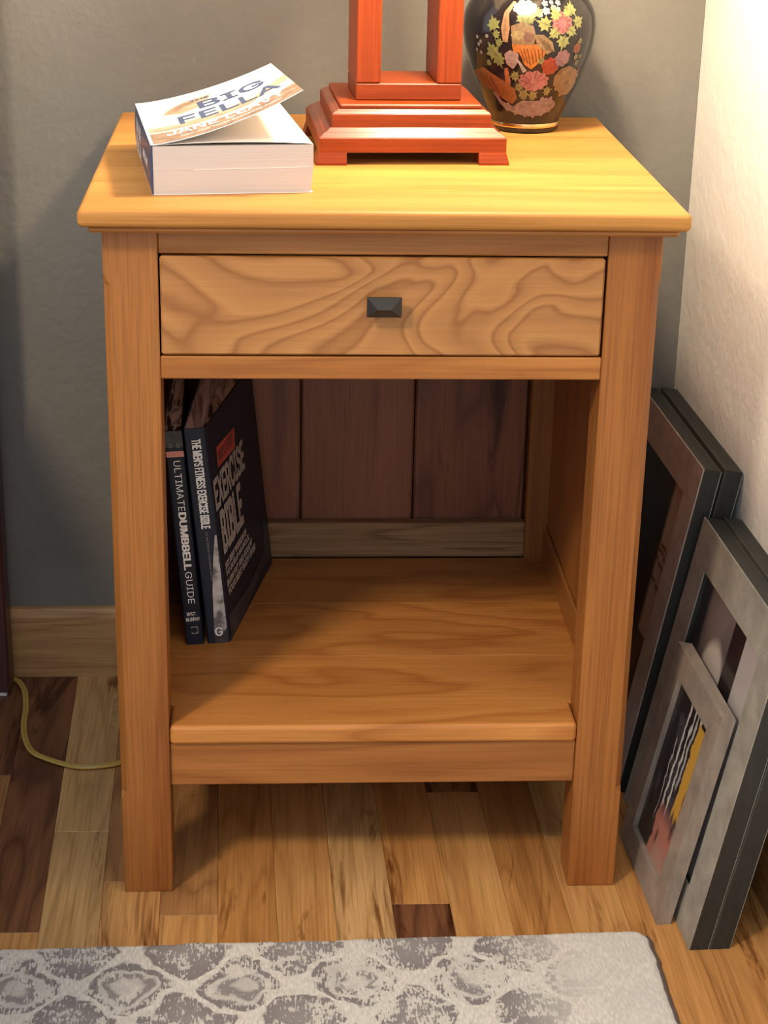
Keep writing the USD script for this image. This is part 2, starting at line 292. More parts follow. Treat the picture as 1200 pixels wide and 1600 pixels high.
obj('base_step', hull(np.vstack([tier(.0812, .0812, .0355, .0478).vertices, tier(.0805, .0805, .0482, .0488).vertices])), lw('b', 'x', 3.1), lamp)
obj('base_molding', cat_([tier(.0808, .0808, .0488, .0511, .0783, .0783), tier(.0768, .0768, .0511, .0527, .0750, .0750)]), lw('c', 'x', 3.9, 1.08, .9), lamp)
obj('base_plate', cbox(-.0725, .0725, -.0725, .0725, .0525, .0570, .0012), lw('d', 'x', 5.1), lamp)
obj('column_base', cbox(-.0545, .0545, -.0470, .0430, .0570, .0742, .0012), lw('e', 'x', 6.1, .95), lamp)
for s in (-1, 1):
    x0, x1 = sorted((s * .0545, s * .0290))
    obj('post', cbox(x0, x1, -.0470, .0430, .0742, .345, .0014), lw('f' + ('a' if s > 0 else 'b'), 'z', 7 + s), lamp)
obj('cap', cbox(-.062, .062, -.055, .052, .345, .365, .002), lw('e', 'x', 6.1), lamp)
brass = plain('aged_brass', (.55, .38, .16), .3, 1.)
obj('stem', lathe([(0, .365), (.008, .365), (.008, .40), (.005, .405), (.005, .47), (.016, .475), (.018, .515), (0, .515)], 32), brass, lamp, smooth=40)
ang = np.linspace(0, 2 * np.pi, 4, endpoint=False)
shade_m = mat('lamp_shade_fabric', {'d': ('diffuse_bsdf', dict(color=(.75, .66, .50))), 't': ('translucent_bsdf', dict(color=(.7, .55, .36))), 'x': ('mix_closure', dict(fac=.35))}, [('d.BSDF', 'x.closure1'), ('t.BSDF', 'x.closure2')], surface='x.closure')
obj('shade', lathe([(.2250, .405), (.170, .70), (.1685, .70), (.2235, .405), (.2250, .405)], 64), shade_m, lamp, smooth=40)
obj('shade_spider', cat_([tube([(-.171, 0, .69), (.171, 0, .69)], .0015), tube([(0, -.171, .69), (0, .171, .69)], .0015)]), brass, lamp)
for i, (p_, w_) in enumerate((((0, 0, .565), BULB_I), ((.0560, -.1560, .455), ADDED_BULB_I))):     # a back bulb and an added stronger front bulb to light tabletop and right wall
    blb = UsdLux.SphereLight.Define(stage, numbered(str(lamp.GetPath()) + '/bulb')); blb.CreateRadiusAttr(.034); blb.CreateIntensityAttr(w_); blb.CreateColorAttr(Gf.Vec3f(*BULB_C)); blb.AddTranslateOp().Set(p_)

# ------------------------------------------------------------------ vase
VX, VY = .181, .417
vase = thing('vase', 'black porcelain vase painted with flowers and birds, on nightstand beside lamp', 'vase', (VX, VY, 0), math.degrees(-1.70623))
VP = np.array([(.7324, .0352), (.7350, .0378), (.7385, .0386), (.7425, .0383), (.7460, .0392), (.7565, .0441), (.7714, .0508), (.786, .0579), (.801, .0638), (.8155, .0688), (.830, .0721), (.8445, .0735), (.859, .0722), (.873, .0660), (.885, .0560), (.894, .0420), (.900, .0330), (.912, .0290), (.926, .0300), (.936, .0370), (.940, .0400)])
from scipy.interpolate import PchipInterpolator
rad = PchipInterpolator(VP[:, 0], VP[:, 1]); zz = np.linspace(.7324, .940, 90)
glaze = mat('black_glaze', {'p': ('principled_bsdf', dict(base_color=(.012, .010, .011), roughness=.14, specular_ior_level=.4, coat_weight=.15, coat_roughness=.05))})
gold = plain('gilt', (.80, .55, .22), .25, 1.)
prof = [(0, .7324)] + [(float(rad(z)), z) for z in zz] + [(.037, .9395)] + [(max(float(rad(z)) - .004, .004), z) for z in zz[::-1][4:-6:3]] + [(0, .742)]
obj('body', lathe(prof, 120), glaze, vase, smooth=40)
def on_vase(v, off):
    r = rad(v[:, 1]) + off; return np.c_[r * np.cos(v[:, 0]), r * np.sin(v[:, 0]), v[:, 1]]
def ring(z0, z1, off=.0004):
    return lathe([(float(rad(z)) + off * (1 if 0 < i < 5 else 0), z) for i, z in enumerate(np.linspace(z0, z1, 6))], 96)
obj('gold_band', ring(.7386, .7434), gold, vase, smooth=True)
obj('gold_band', ring(.9370, .9398), gold, vase, smooth=True)
enamels = {}
def enamel(col, rough=.4):
    col = tuple(c * .40 for c in col); k = 'enamel_%02x%02x%02x' % tuple(int(255 * c) for c in col); return plain(k, col, rough, var=.25, bscale=260.)
lev = [0]
def decal(name, poly, col, metal=None):
    """Painted enamel lying on the vase; polygon in (angle * .072 m, height) plane."""
    lev[0] += 1; poly = poly.buffer(0)
    for g in (poly.geoms if hasattr(poly, 'geoms') else [poly]):
        if g.area < 1e-8: continue
        v, f = flat(g, .004); vv = np.c_[v[:, 0] / .072, v[:, 1]]
        obj(name, trimesh.Trimesh(on_vase(vv, .00025 + .00004 * (lev[0] % 12)), f, process=False), metal or enamel(col), vase)
A = lambda pts: Polygon([(a * .072, z) for a, z in pts])
def smooth_poly(p, r=.0016): return p.buffer(r).buffer(-2 * r).buffer(r)
def scallop(a, z, rx, rz, n, depth=.16, rot=0.):
    t = np.linspace(0, 2 * np.pi, n * 10, endpoint=False); q = 1 - depth * (1 - np.abs(np.sin(n * t / 2 + rot)))
    return Polygon(np.c_[a * .072 + rx * q * np.cos(t), z + rz * q * np.sin(t)])
def flower(a, z, rx, rz, col, dark, n=9):
    decal('painted_flower', scallop(a, z, rx, rz, n), col)
    for k in range(n):
        th = 2 * np.pi * (k + .5) / n
        decal('painted_petal', affinity.translate(affinity.rotate(affinity.scale(Point(0, 0).buffer(1, 5), rx * .25, rz * .11), math.degrees(th), origin=(0, 0)), a * .072 + rx * .62 * math.cos(th), z + rz * .62 * math.sin(th)), dark)
    decal('painted_petal', scallop(a, z, rx * .42, rz * .42, 6, .25), dark)
    decal('painted_petal', scallop(a, z, rx * .26, rz * .26, 5, .25), col)
def leaf(a, z, s, rot, col, vein=(.16, .17, .05)):
    t = [(0, -1.), (.18, -.62), (.75, -.80), (.58, -.36), (1., .05), (.55, .12), (.50, .55), (.22, .42), (.0, 1.05), (-.22, .42), (-.50, .55), (-.55, .12), (-1., .05), (-.58, -.36), (-.75, -.80), (-.18, -.62)]
    p = affinity.translate(affinity.rotate(affinity.scale(Polygon(t), s * .74, s * .78, origin=(0, 0)), rot, origin=(0, 0)), a * .072, z)
    decal('painted_leaf', p, col)
    q = affinity.translate(affinity.rotate(affinity.scale(Polygon([(-.05, -.9), (.05, -.9), (.02, .8), (-.02, .8)]), s * .75, s * .75, origin=(0, 0)), rot, origin=(0, 0)), a * .072, z)
    decal('painted_vein', q, vein)
YG, OG, OL = (.50, .50, .16), (.36, .37, .12), (.22, .17, .07)
PINK, PINKD, RED, MAUVE, ORG, TANF = (.66, .25, .24), (.48, .13, .13), (.52, .07, .03), (.48, .24, .24), (.72, .23, .04), (.44, .25, .10)
for a, z, s, r in ((-.122, .8625, .010, 40), (.009, .8628, .010, -20), (.115, .8684, .009, -70), (-.023, .8595, .009, 170)): leaf(a, z, s, r, OG)
for a, z, s, r in ((.703, .8712, .011, -15), (.395, .8662, .010, 35), (.815, .8575, .011, -60), (.216, .8564, .012, 70), (.682, .8475, .010, -120), (.374, .846, .010, 130), (.533, .8362, .012, 170), (.60, .868, .008, 10)): leaf(a, z, s, r, YG)
for a, z, s, r in ((-.56, .8543, .012, 20), (-.501, .843, .007, 80), (-.569, .8252, .014, 30), (-.46, .8149, .012, 200), (-.455, .835, .007, 60), (-.665, .811, .006, 120)): leaf(a, z, s, r, OG)
for a, z in ((-.867, .8379), (-.663, .8401), (-.792, .8332), (-.894, .8239), (-.84, .830), (-.80, .8215)): decal('painted_bud', Point(a * .072, z).buffer(.0021), (.42, .40, .36))
flower(-.083, .8719, .0145, .0078, (.85, .80, .62), (.72, .64, .40), 8)
for a, z, r in ((.257, .869, .0052), (.246, .8765, .0042), (.48, .8769, .004), (.359, .8776, .0032)): decal('painted_flower', scallop(a, z, r, r * .8, 5, .3), (.33, .40, .50))
for a, z, r in ((.382, .8717, .0038), (.461, .8705, .003), (.16, .8657, .0032)): decal('painted_bud', scallop(a, z, r, r, 5, .2), (.74, .64, .45))
flower(.515, .8567, .0128, .0118, PINK, PINKD, 10)
decal('painted_tail', smooth_poly(A([(-.291, .8779), (-.395, .867), (-.42, .85), (-.385, .836), (-.31, .8352), (-.285, .8506), (-.32, .8651), (-.235, .8775)]), .0008), (.62, .34, .17))
decal('painted_tail', smooth_poly(A([(-.30, .872), (-.375, .862), (-.39, .848), (-.365, .84), (-.345, .85), (-.35, .863), (-.28, .874)]), .0004), (.46, .25, .14))
decal('painted_bird_body', smooth_poly(A([(-.271, .8529), (-.105, .8575), (.065, .8539), (.11, .8424), (.078, .8340), (-.24, .8335)])), (.36, .22, .10))
decal('painted_feathers', scallop(-.165, .8435, .0075, .0055, 7, .25), (.50, .36, .16))
decal('painted_feathers', scallop(.0, .842, .006, .006, 7, .25), (.27, .13, .08))
decal('painted_wing', smooth_poly(A([(.09, .8450), (.219, .8449), (.366, .8365), (.397, .828), (.293, .8237), (.13, .8341)])), (.42, .27, .12))
for k in range(5): decal('painted_feathers', A([(.12 + .05 * k, .8435 - .0018 * k), (.14 + .05 * k, .8432 - .0018 * k), (.30 + .03 * k, .829 - .0006 * k), (.27 + .03 * k, .8285 - .0006 * k)]), (.24, .13, .06))
decal('painted_wing', smooth_poly(A([(-.248, .8345), (.129, .8349), (.276, .8257), (.187, .8147), (.068, .8070), (-.044, .8121), (-.135, .8251), (-.222, .8247)]), .0008), ORG)
for k in range(7):
    a0 = -.13 + .055 * k; a1 = -.05 + .045 * k; zb = .8115 + .0022 * abs(k - 2)
    decal('painted_feathers', A([(a0, .8300), (a0 + .012, .8300), (a1 + .022, zb), (a1, zb)]), (.30, .07, .02))
decal('painted_bird_head', smooth_poly(A([(-.366, .8228), (-.274, .8275), (-.135, .8238), (-.151, .814), (-.227, .8064), (-.338, .8119)])), (.56, .36, .32))
decal('painted_feathers', A([(-.169, .8174), (-.133, .8169), (-.005, .8056), (-.067, .8026)]), (.62, .50, .44))
flower(.566, .8191, .0098, .0095, MAUVE, (.36, .15, .16), 7)
flower(.382, .8108, .0112, .0100, RED, (.36, .03, .015), 9)
decal('painted_feathers', smooth_poly(A([(.483, .7993), (.6, .8078), (.739, .8104), (1.0, .8030), (1.10, .7892), (1.03, .7763), (.766, .7764), (.507, .789)])), TANF)
for k in range(4):
    for j in range(5):
        decal('painted_feathers', scallop(.58 + .11 * j + .03 * (k % 2), .8035 - .0062 * k, .0036, .0028, 5, .3), (.56, .36, .15) if (j + k) % 2 else (.33, .13, .04))
decal('painted_feathers', smooth_poly(A([(.62, .792), (.70, .794), (.82, .776), (.74, .775)]), .0005), ORG)
for a, z, s, r in ((-.213, .7987, .009, 100), (-.048, .7774, .011, 190), (.419, .7828, .009, -70), (.138, .7764, .010, 170), (.218, .8172, .007, -30), (-.15, .786, .008, 120)): leaf(a, z, s, r, (.40, .33, .12))
decal('painted_bird_body', smooth_poly(A([(-1.22, .7971), (-.804, .8055), (-.668, .8005), (-.432, .7930), (-.224, .7850), (-.18, .7731), (-.3, .7665), (-.504, .7712), (-.704, .780), (-1.02, .7844)])), (.50, .17, .05))
for k in range(6): decal('painted_feathers', A([(-1.08 + .12 * k, .7985 - .001 * k), (-1.03 + .12 * k, .7995 - .001 * k), (-.90 + .12 * k, .7835 - .0016 * k), (-.95 + .12 * k, .7830 - .0016 * k)]), (.33, .07, .03))
decal('painted_feathers', A([(-.385, .8064), (-.324, .808), (-.29, .7933), (-.30, .7843), (-.393, .7903)]), (.62, .20, .06))
flower(.126, .7939, .0200, .0120, PINK, PINKD, 11)
foam = A([(-.739, .7792), (-.616, .7774), (-.544, .7689), (-.281, .7636), (-.094, .7707), (.274, .7711), (.435, .7749), (.664, .7703), (.729, .7635), (.578, .7574), (.378, .7539), (.082, .7526), (-.267, .7558), (-.496, .76), (-.624, .7658)])
foam = unary_union([foam] + [Point(a * .072, z).buffer(.0030) for a, z in ((-.45, .7605), (-.25, .7565), (0, .7545), (.2, .7540), (.42, .7560), (.6, .7600), (.68, .7660), (.55, .7730), (.35, .7730), (-.4, .7650))])
decal('painted_foam', foam, (.50, .33, .30))
for a, z in ((-.3, .761), (-.05, .764), (.2, .760), (.42, .766), (.58, .765), (.1, .768)): decal('painted_foam', scallop(a, z, .006, .0025, 5, .3), (.40, .25, .23))
flower(.823, .829, .0056, .0058, (.56, .18, .07), (.38, .09, .03), 6)
for a, z, s, r in ((.86, .8371, .006, 10), (.831, .8192, .006, 160), (.901, .8126, .006, 200), (.95, .820, .005, -40)): leaf(a, z, s, r, (.36, .30, .14))

# ------------------------------------------------------------------ thick paperback on the nightstand
bang = 7.3
bk = thing('paperback_book', 'thick white paperback with curled front cover, lying on nightstand beside lamp', 'book', (-.215, .0345, HT), bang)
BW, BL, BT = .1505, .236, .0455
paper = mat('page_edges', {'t': ('texture_coordinate', {}), 'm': ('mapping', dict(scale=(1.5, 1.5, 2200.))), 'n': ('noise_texture', dict(scale=1., detail=3.)), 'r': ('rgb_ramp', dict(ramp=[(.3, (.50, .455, .41)), (.7, (.60, .56, .52))])),
    'b': ('bump', dict(strength=.25, distance=.0004)), 'p': ('principled_bsdf', dict(roughness=.8))}, [('t.object', 'm.vector'), ('m.vector', 'n.vector'), ('n.fac', 'r.fac'), ('r.color', 'p.base_color'), ('n.fac', 'b.height'), ('b.normal', 'p.normal')])
white = plain('book_white', (.82, .81, .79), .35); sheet = plain('book_sheet', (.80, .77, .72), .75)
navy = plain('book_navy', (.028, .045, .115), .4, coat=.2)
def block(z0, z1, bulge):
    P = []
    for y in (.0, BL):
        for z in (z0, z1):
            P += [(.0012, y + (-bulge if y == 0 else bulge), z), (BW - .002 + (.0022 if z > .02 else .0), y, z)]
    return hull(P)
obj('page_block', block(.0008, .0228, 0), paper, bk)
obj('page_block', block(.0228, BT - .0006, .0004), paper, bk)
obj('page_gap', hull([(x, y, z + .0016 * x / BW) for x in (.003, BW - .0035) for y in (-.0003, .03) for z in (.0224, .0230)]), sheet, bk)
obj('back_cover', cbox(0, BW, -.0005, BL + .0005, 0, .0007, .0002), white, bk)
sp = trimesh.creation.extrude_polygon(Polygon([(.0012, 0), (0, .0006), (-.0012, .012), (-.0014, .024), (-.0010, .036), (.0002, BT), (.0012, BT)]), BL + .001, engine='earcut')
v = sp.vertices; obj('spine', trimesh.Trimesh(np.c_[v[:, 0], BL + .0005 - v[:, 2], v[:, 1]], sp.faces), navy, bk, smooth=40, label='dark blue spine')
# curled cover: rises from the spine to the free edge, higher at the near corner
def cover_pt(s, t, h=0.):
    """s 0..1 from spine to free edge, t 0..1 from near to far edge."""
    s, t = np.broadcast_arrays(np.asarray(s, float), np.asarray(t, float))
    lift = (.0405 + .0085 * (1 - t)); p = 1.42
    z = BT + .0004 + lift * s**p; x = BW * (s * (1 - .06 * s * s)) - .0006; y = t * BL + .0 * s
    e = 1e-3; dz = lift * p * np.maximum(s, .01)**(p - 1); n = np.hypot(dz, BW)
    return np.stack([x - h * dz / n, y, z + h * BW / n], -1)
def sheet_mesh(fn, th, ns_=36, nt=14, s0=0., s1=1.):
    s, t = np.meshgrid(np.linspace(s0, s1, ns_), np.linspace(0, 1, nt)); a = fn(s.ravel(), t.ravel(), 0.); b = fn(s.ravel(), t.ravel(), th); k = len(a); f = []
    i, j = np.meshgrid(np.arange(ns_ - 1), np.arange(nt - 1)); q = (j * ns_ + i).ravel()
    f = [np.c_[q, q + ns_ + 1, q + 1], np.c_[q, q + ns_, q + ns_ + 1], np.c_[q + k, q + k + 1, q + k + ns_ + 1], np.c_[q + k, q + k + ns_ + 1, q + k + ns_]]
    loop = list(range(ns_)) + [ns_ * j + ns_ - 1 for j in range(1, nt)] + [ns_ * (nt - 1) + i for i in range(ns_ - 2, -1, -1)] + [ns_ * j for j in range(nt - 2, 0, -1)]
    L = np.array(loop); L2 = np.roll(L, -1); f += [np.c_[L, L2, L2 + k], np.c_[L, L2 + k, L + k]]
    return trimesh.Trimesh(np.vstack([a, b]), np.vstack(f), process=False)
obj('front_cover', sheet_mesh(cover_pt, .00035), white, bk, smooth=40, label='white front cover curled up off the pages')
def page_pt(s, t, h=0.):
    q = cover_pt(s, t); z = BT + .0001 + .0042 * np.clip(s, 0, 1) * (1 - s) * 4 * (.55 - .45 * t) ; return np.stack([BW * s - .0002 * 0, t * BL, z + h], -1)
obj('title_page', sheet_mesh(page_pt, .00015, s0=.01, s1=.995), sheet, bk, smooth=40)
def on_cover(name, poly, m, h=.0005, edge=.008, label=None):
    """poly in cover metres: x along s, y along t."""
    poly = poly.buffer(0)
    for g in (poly.geoms if hasattr(poly, 'geoms') else [poly]):
        if g.area < 1e-7: continue
        v, f = flat(g, edge); obj(name, trimesh.Trimesh(cover_pt(v[:, 0] / BW, v[:, 1] / BL, h), f, process=False), m, bk, label=label)
def cover_text(text, x0, y0, x1, y1, m, bold=True, h=.0007):
    t = meshkit.text_mesh(text, .01, .001, bold); (a, b, _), (c, d, _) = t.bounds; v, f = trimesh.remesh.subdivide_to_size(t.vertices, t.faces, .004)
    x = x0 + (v[:, 0] - a) / (c - a) * (x1 - x0); y = y0 + (v[:, 1] - b) / (d - b) * (y1 - y0)
    P = cover_pt(x / BW, y / BL, h); P[:, 2] += v[:, 2] * .1
    obj('cover_lettering', trimesh.Trimesh(P, f, process=False), m, bk)
sk1, sk2, sk3 = plain('photo_skin', (.50, .33, .22), .4, var=.3, bscale=60.), plain('photo_brown', (.30, .19, .125), .4, var=.4, bscale=70.), plain('photo_cream', (.76, .66, .50), .4, var=.12, bscale=60.)
foil = plain('blue_foil', (.10, .15, .30), .22, .35)
P2 = lambda pts, r=.002: Polygon([(x * BW, y * BL) for x, y in pts]).buffer(r).buffer(-r)
on_cover('cover_portrait', P2([(.14, .60), (.20, .72), (.30, .80), (.44, .84), (.50, .82), (.46, .70), (.38, .60), (.26, .55)]), sk1)
on_cover('cover_portrait', P2([(.16, .62), (.24, .74), (.34, .79), (.42, .80), (.40, .74), (.28, .68), (.22, .60)], .001), sk2, .00055)
on_cover('cover_jersey', P2([(.02, .40), (.20, .41), (.42, .40), (.60, .36), (.80, .34), (1.0, .40), (1.0, .22), (.7, .16), (.02, .16)]), sk3)
on_cover('cover_portrait', P2([(.02, .34), (.25, .33), (.5, .36), (.74, .38), (.9, .50), (1.0, .55), (1.0, .42), (.85, .36), (.66, .25), (.4, .24), (.02, .25)]), sk1, .00055)
on_cover('cover_portrait', P2([(.02, .22), (.4, .20), (.7, .19), (1., .25), (1., .01), (.02, .01)]), sk2, .00055)
cover_text('THE', .052, .178, .072, .188, foil)
cover_text('BIG', .058, .128, .128, .168, foil)
cover_text('FELLA', .034, .074, .138, .114, foil)
cover_text('JANE LEAVY', .018, .030, .136, .056, white)
cover_text('New York Times Bestselling Author', .030, .012, .130, .022, white, False)
# spine print: x along the spine (near to far), y up the thickness
so, sX, sY = (-.0013, BL, 0), (0, -1, 0), (0, 0, 1)
silver = plain('book_silver', (.52, .50, .47), .4)
lettering('spine_lettering', 'THE BIG', (.030, .024, .108, .038), so, sX, sY, silver, bk, h=.0004)
lettering('spine_lettering', 'FELLA', (.030, .006, .108, .021), so, sX, sY, silver, bk, h=.0004, bold=True)
lettering('spine_lettering', 'JANE LEAVY', (.135, .018, .205, .027), so, sX, sY, silver, bk, h=.0004, bold=True)

# ------------------------------------------------------------------ two books on the shelf
def shelf_book(name, label, B, T, yfar, m_cover, m_pages, c=.0011, far_lean=0.):
    """B, T: bottom and top corners of the spine (left, right); yfar: vectors from the spine to the fore edge (left, right)."""
    o = thing(name, label, 'book', (0, 0, 0))
    (bl, br), (tl, tr) = np.array(B, float), np.array(T, float); fl, fr = np.array(yfar, float)
    lean = np.array([far_lean, 0, 0]); c8 = dict(nlb=bl, nrb=br, nlt=tl, nrt=tr, flb=bl + fl, frb=br + fr, flt=tl + fl + lean, frt=tr + fr + lean)
    q = lambda u, v, w: sum(np.array(c8[('n', 'f')[a] + ('l', 'r')[b] + ('b', 't')[d]]) * ((u if a else 1 - u) * (v if b else 1 - v) * (w if d else 1 - w)) for a in (0, 1) for b in (0, 1) for d in (0, 1))
    th = np.linalg.norm(br - bl); cu = .0012 / np.linalg.norm(fl); cv = c / th
    slab = lambda u0, u1, v0, v1, w0, w1: hull([q(u, v, w) for u in (u0, u1) for v in (v0, v1) for w in (w0, w1)])
    obj('spine', hull([q(u, v, w) for w in (0, 1) for u, v in ((cu * 1.6, 0), (cu * .3, .06), (0, .2), (0, .8), (cu * .3, .94), (cu * 1.6, 1))]), m_cover, o)
    obj('back_cover', slab(cu * 1.6, 1, 0, cv, 0, 1), m_cover, o); obj('front_cover', slab(cu * 1.6, 1, 1 - cv, 1, 0, 1), m_cover, o)
    obj('page_block', slab(cu * 1.6, .985, cv, 1 - cv, .008, .995), m_pages, o)
    return o, q
def bleed(name, seed, ramp):
    return mat(name, {'t': ('texture_coordinate', {}), 'm': ('mapping', dict(scale=(75., 7., 6.), location=(seed, seed, 0))), 'n': ('noise_texture', dict(scale=1., detail=2., distortion=.6)), 'r': ('rgb_ramp', dict(ramp=ramp)), 'p': ('principled_bsdf', dict(roughness=.5))},
               [('t.object', 'm.vector'), ('m.vector', 'n.vector'), ('n.fac', 'r.fac'), ('r.color', 'p.base_color')])
bw_ramp = [(.40, (.02, .02, .025)), (.47, (.05, .05, .06)), (.50, (.95, .92, .86)), (.54, (.16, .15, .16)), (.58, (.90, .86, .80))]
ink, blue_black = plain('cover_ink', (.006, .010, .021), .45, spec=.3), plain('cover_blue_black', (.011, .017, .032), .45, spec=.3)
lite, lgrey = plain('print_white', (.86, .84, .80), .5), plain('print_grey', (.40, .39, .38), .5)
def spine_frame(q, B, T):
    o = np.array(B[0]); X = np.array(T[0]) - o; Y = np.array(B[1]) - o; return o, X, Y
B1, T1 = [(-.2002, .1926, .1951), (-.1804, .1957, .1951)], [(-.2199, .1915, .447), (-.2005, .1945, .447)]
b1, q1 = shelf_book('shelf_book', 'black paperback with pink spine band and bold white title, leftmost on shelf', B1, T1, [(-.004, .19, 0), (-.004, .19, 0)], ink, bleed('bleed_pages_a', 3.3, bw_ramp))
# spine plane: X runs DOWN the spine (top to bottom), Y points to the right of it
def spine_plane(B, T):
    t0, b0 = np.array(T[0]), np.array(B[0]); X = b0 - t0; H = np.linalg.norm(X); X /= H; Y = np.array(T[1]) - t0; w = np.linalg.norm(Y); Y /= w; return t0, X, Y, H, w
o1, X1, Y1, H1, w1 = spine_plane(B1, T1)
R1 = lambda x0, y0, x1, y1: Polygon([(x0 * H1, y0 * w1), (x1 * H1, y0 * w1), (x1 * H1, y1 * w1), (x0 * H1, y1 * w1)])
# outward normal of the spine is X x Y flipped, so draw with (Y, X) swapped through a mirrored helper
def sp_patch(name, poly, fr, m, parent, h=.00035, label=None):
    o, X, Y, H, w = fr; v, f = flat(poly); N = np.cross(X, Y); N = N if N[1] < 0 else -N
    return obj(name, trimesh.Trimesh(o + np.outer(v[:, 0], X) + np.outer(v[:, 1], Y) + h * N, f, process=False), m, parent, label=label)
def sp_text(text, x0, y0, x1, y1, fr, m, parent, bold=False, upright=False, h=.0004, heavy=0.):
    o, X, Y, H, w = fr; t = meshkit.text_mesh(text, .01, .001, bold); (a, b, _), (c, d, _) = t.bounds; v = np.array(t.vertices); N = np.cross(X, Y); N = N if N[1] < 0 else -N
    if upright:   # reads across the spine, tops towards the top of the spine
        yy = y0 + (v[:, 0] - a) / (c - a) * (y1 - y0); xx = x1 - (v[:, 1] - b) / (d - b) * (x1 - x0)
    else:         # reads down the spine, tops to the right
        xx = x0 + (v[:, 0] - a) / (c - a) * (x1 - x0); yy = y0 + (v[:, 1] - b) / (d - b) * (y1 - y0)
    P = o + np.outer(xx * H, X) + np.outer(yy * w, Y) + np.outer(h + v[:, 2] * .1, N)
    obj('spine_lettering', cat_([trimesh.Trimesh(P + X * H * heavy * a_ + Y * w * heavy * 4 * b_ + N * .00003 * n_, t.faces, process=False) for n_, (a_, b_) in enumerate(((0, 0), (1, 0), (-1, 0), (0, 1), (0, -1)) if heavy else ((0, 0),))]), m, parent)
F1 = (o1, X1, Y1, H1, w1)
pinkm = plain('print_pink', (.66, .26, .20), .5)
sp_patch('spine_band', R1(.002, .02, .075, .98), F1, plain('print_charcoal', (.035, .034, .034), .5, var=.5, bscale=150.), b1)
sp_patch('spine_band', R1(.092, .02, .118, .98), F1, pinkm, b1, label='pink band')
for yy in (.30, .72): sp_patch('spine_emblem', affinity.scale(Point(.066 * H1, yy * w1).buffer(.0022).difference(Point(.066 * H1, yy * w1).buffer(.0011)), 1.2, 1), F1, lgrey, b1)
sp_text('ULTIMATE', .135, .36, .365, .74, F1, lite, b1)
sp_text('DUMBBELL', .372, .34, .640, .76, F1, lite, b1, bold=True, heavy=.0022)
sp_text('GUIDE', .650, .36, .800, .74, F1, lite, b1)
sp_text('MYATT', .842, .22, .860, .72, F1, lite, b1, bold=True, upright=True)
sp_text('MURPHY', .868, .14, .886, .92, F1, lite, b1, bold=True, upright=True)
logo = unary_union([affinity.rotate(Point(.93 * H1 + .0022, .55 * w1).buffer(.0016), a, origin=(.93 * H1, .55 * w1)) for a in range(0, 360, 60)] + [Point(.93 * H1, .55 * w1).buffer(.0012)])
sp_patch('spine_emblem', R1(.912, .38, .948, .76).difference(logo), F1, plain('print_dimgrey', (.24, .24, .23), .5), b1)

B2, T2 = [(-.1762, .1956, .1951), (-.1513, .2003, .1951)], [(-.1994, .1950, .4475), (-.1762, .1995, .4483)]
b2, q2 = shelf_book('shelf_book', 'dark navy exercise book with splayed cover, leaning right of the black paperback', B2, T2, [(.012, .222, 0), (.0465, .2242, 0)], blue_black, bleed('bleed_pages_b', 7.9, [(.36, (.05, .045, .045)), (.44, (.80, .72, .66)), (.50, (.34, .27, .25)), (.56, (.95, .88, .82))]), far_lean=0.)
F2 = spine_plane(B2, T2); H2, w2 = F2[3], F2[4]
sp_text("THE MEN'S FITNESS EXERCISE BIBLE", .048, .32, .455, .74, F2, lite, b2, bold=True, heavy=.0012)
sp_text('101 Best Workouts to Build Muscle, Burn Fat', .47, .46, .70, .60, F2, plain('print_dimgrey', (.24, .24, .23), .5), b2)
mp = Polygon([(.49 * H2, .90 * w2), (.60 * H2, .70 * w2), (.75 * H2, .50 * w2), (.95 * H2, .36 * w2), (.998 * H2, .36 * w2), (.998 * H2, .98 * w2), (.49 * H2, .98 * w2)])
sp_patch('spine_photo', mp, F2, mat('print_marble', {'t': ('texture_coordinate', {}), 'n': ('noise_texture', dict(scale=70., detail=4.)), 'r': ('rgb_ramp', dict(ramp=[(.36, (.14, .13, .13)), (.5, (.46, .44, .42)), (.7, (.60, .58, .55))])), 'p': ('principled_bsdf', dict(roughness=.45))}, [('t.object', 'n.vector'), ('n.fac', 'r.fac'), ('r.color', 'p.base_color')]), b2)
sp_patch('spine_photo', Polygon([(.955 * H2, .36 * w2), (.955 * H2, .75 * w2), (.93 * H2, .99 * w2), (.999 * H2, .99 * w2), (.999 * H2, .36 * w2)]), F2, plain('print_charcoal', (.035, .034, .034), .5, var=.5, bscale=150.), b2, .0004)
sp_text('G', .925, .40, .968, .76, F2, lite, b2, bold=True, upright=True)
# front cover print (bilinear on the right-hand face)
def cov2(v, h):
    a = np.array([q2(s, 1., t) for s, t in v]); du = q2(1, 1, .5) - q2(0, 1, .5); dv = q2(.5, 1, 1) - q2(.5, 1, 0); N = np.cross(du, dv); N /= np.linalg.norm(N); return a + h * N if N[0] > 0 else a - h * N
def cov2_text(text, s0, t0, s1, t1, m, bold=True, name='cover_lettering', h=.0008, heavy=0.):
    t = meshkit.text_mesh(text, .01, .001, bold); (a, b, _), (c, d, _) = t.bounds; v = np.array(t.vertices)
    st = np.c_[s0 + (v[:, 0] - a) / (c - a) * (s1 - s0), t0 + (v[:, 1] - b) / (d - b) * (t1 - t0)]
    obj(name, cat_([trimesh.Trimesh(cov2(st + (a_ * heavy, b_ * heavy * .6), h + .00003 * n_), t.faces, process=False) for n_, (a_, b_) in enumerate(((0, 0), (1, 0), (-1, 0), (0, 1), (0, -1)) if heavy else ((0, 0),))]), m, b2)
def cov2_patch(name, pts, m, h=.0005):
    v, f = flat(Polygon(pts), .15); obj(name, trimesh.Trimesh(cov2(v, h), f, process=False), m, b2)
dw, redp = plain('print_distressed', (.72, .68, .63), .55, var=.3, bscale=420.), plain('print_red', (.50, .085, .06), .5)
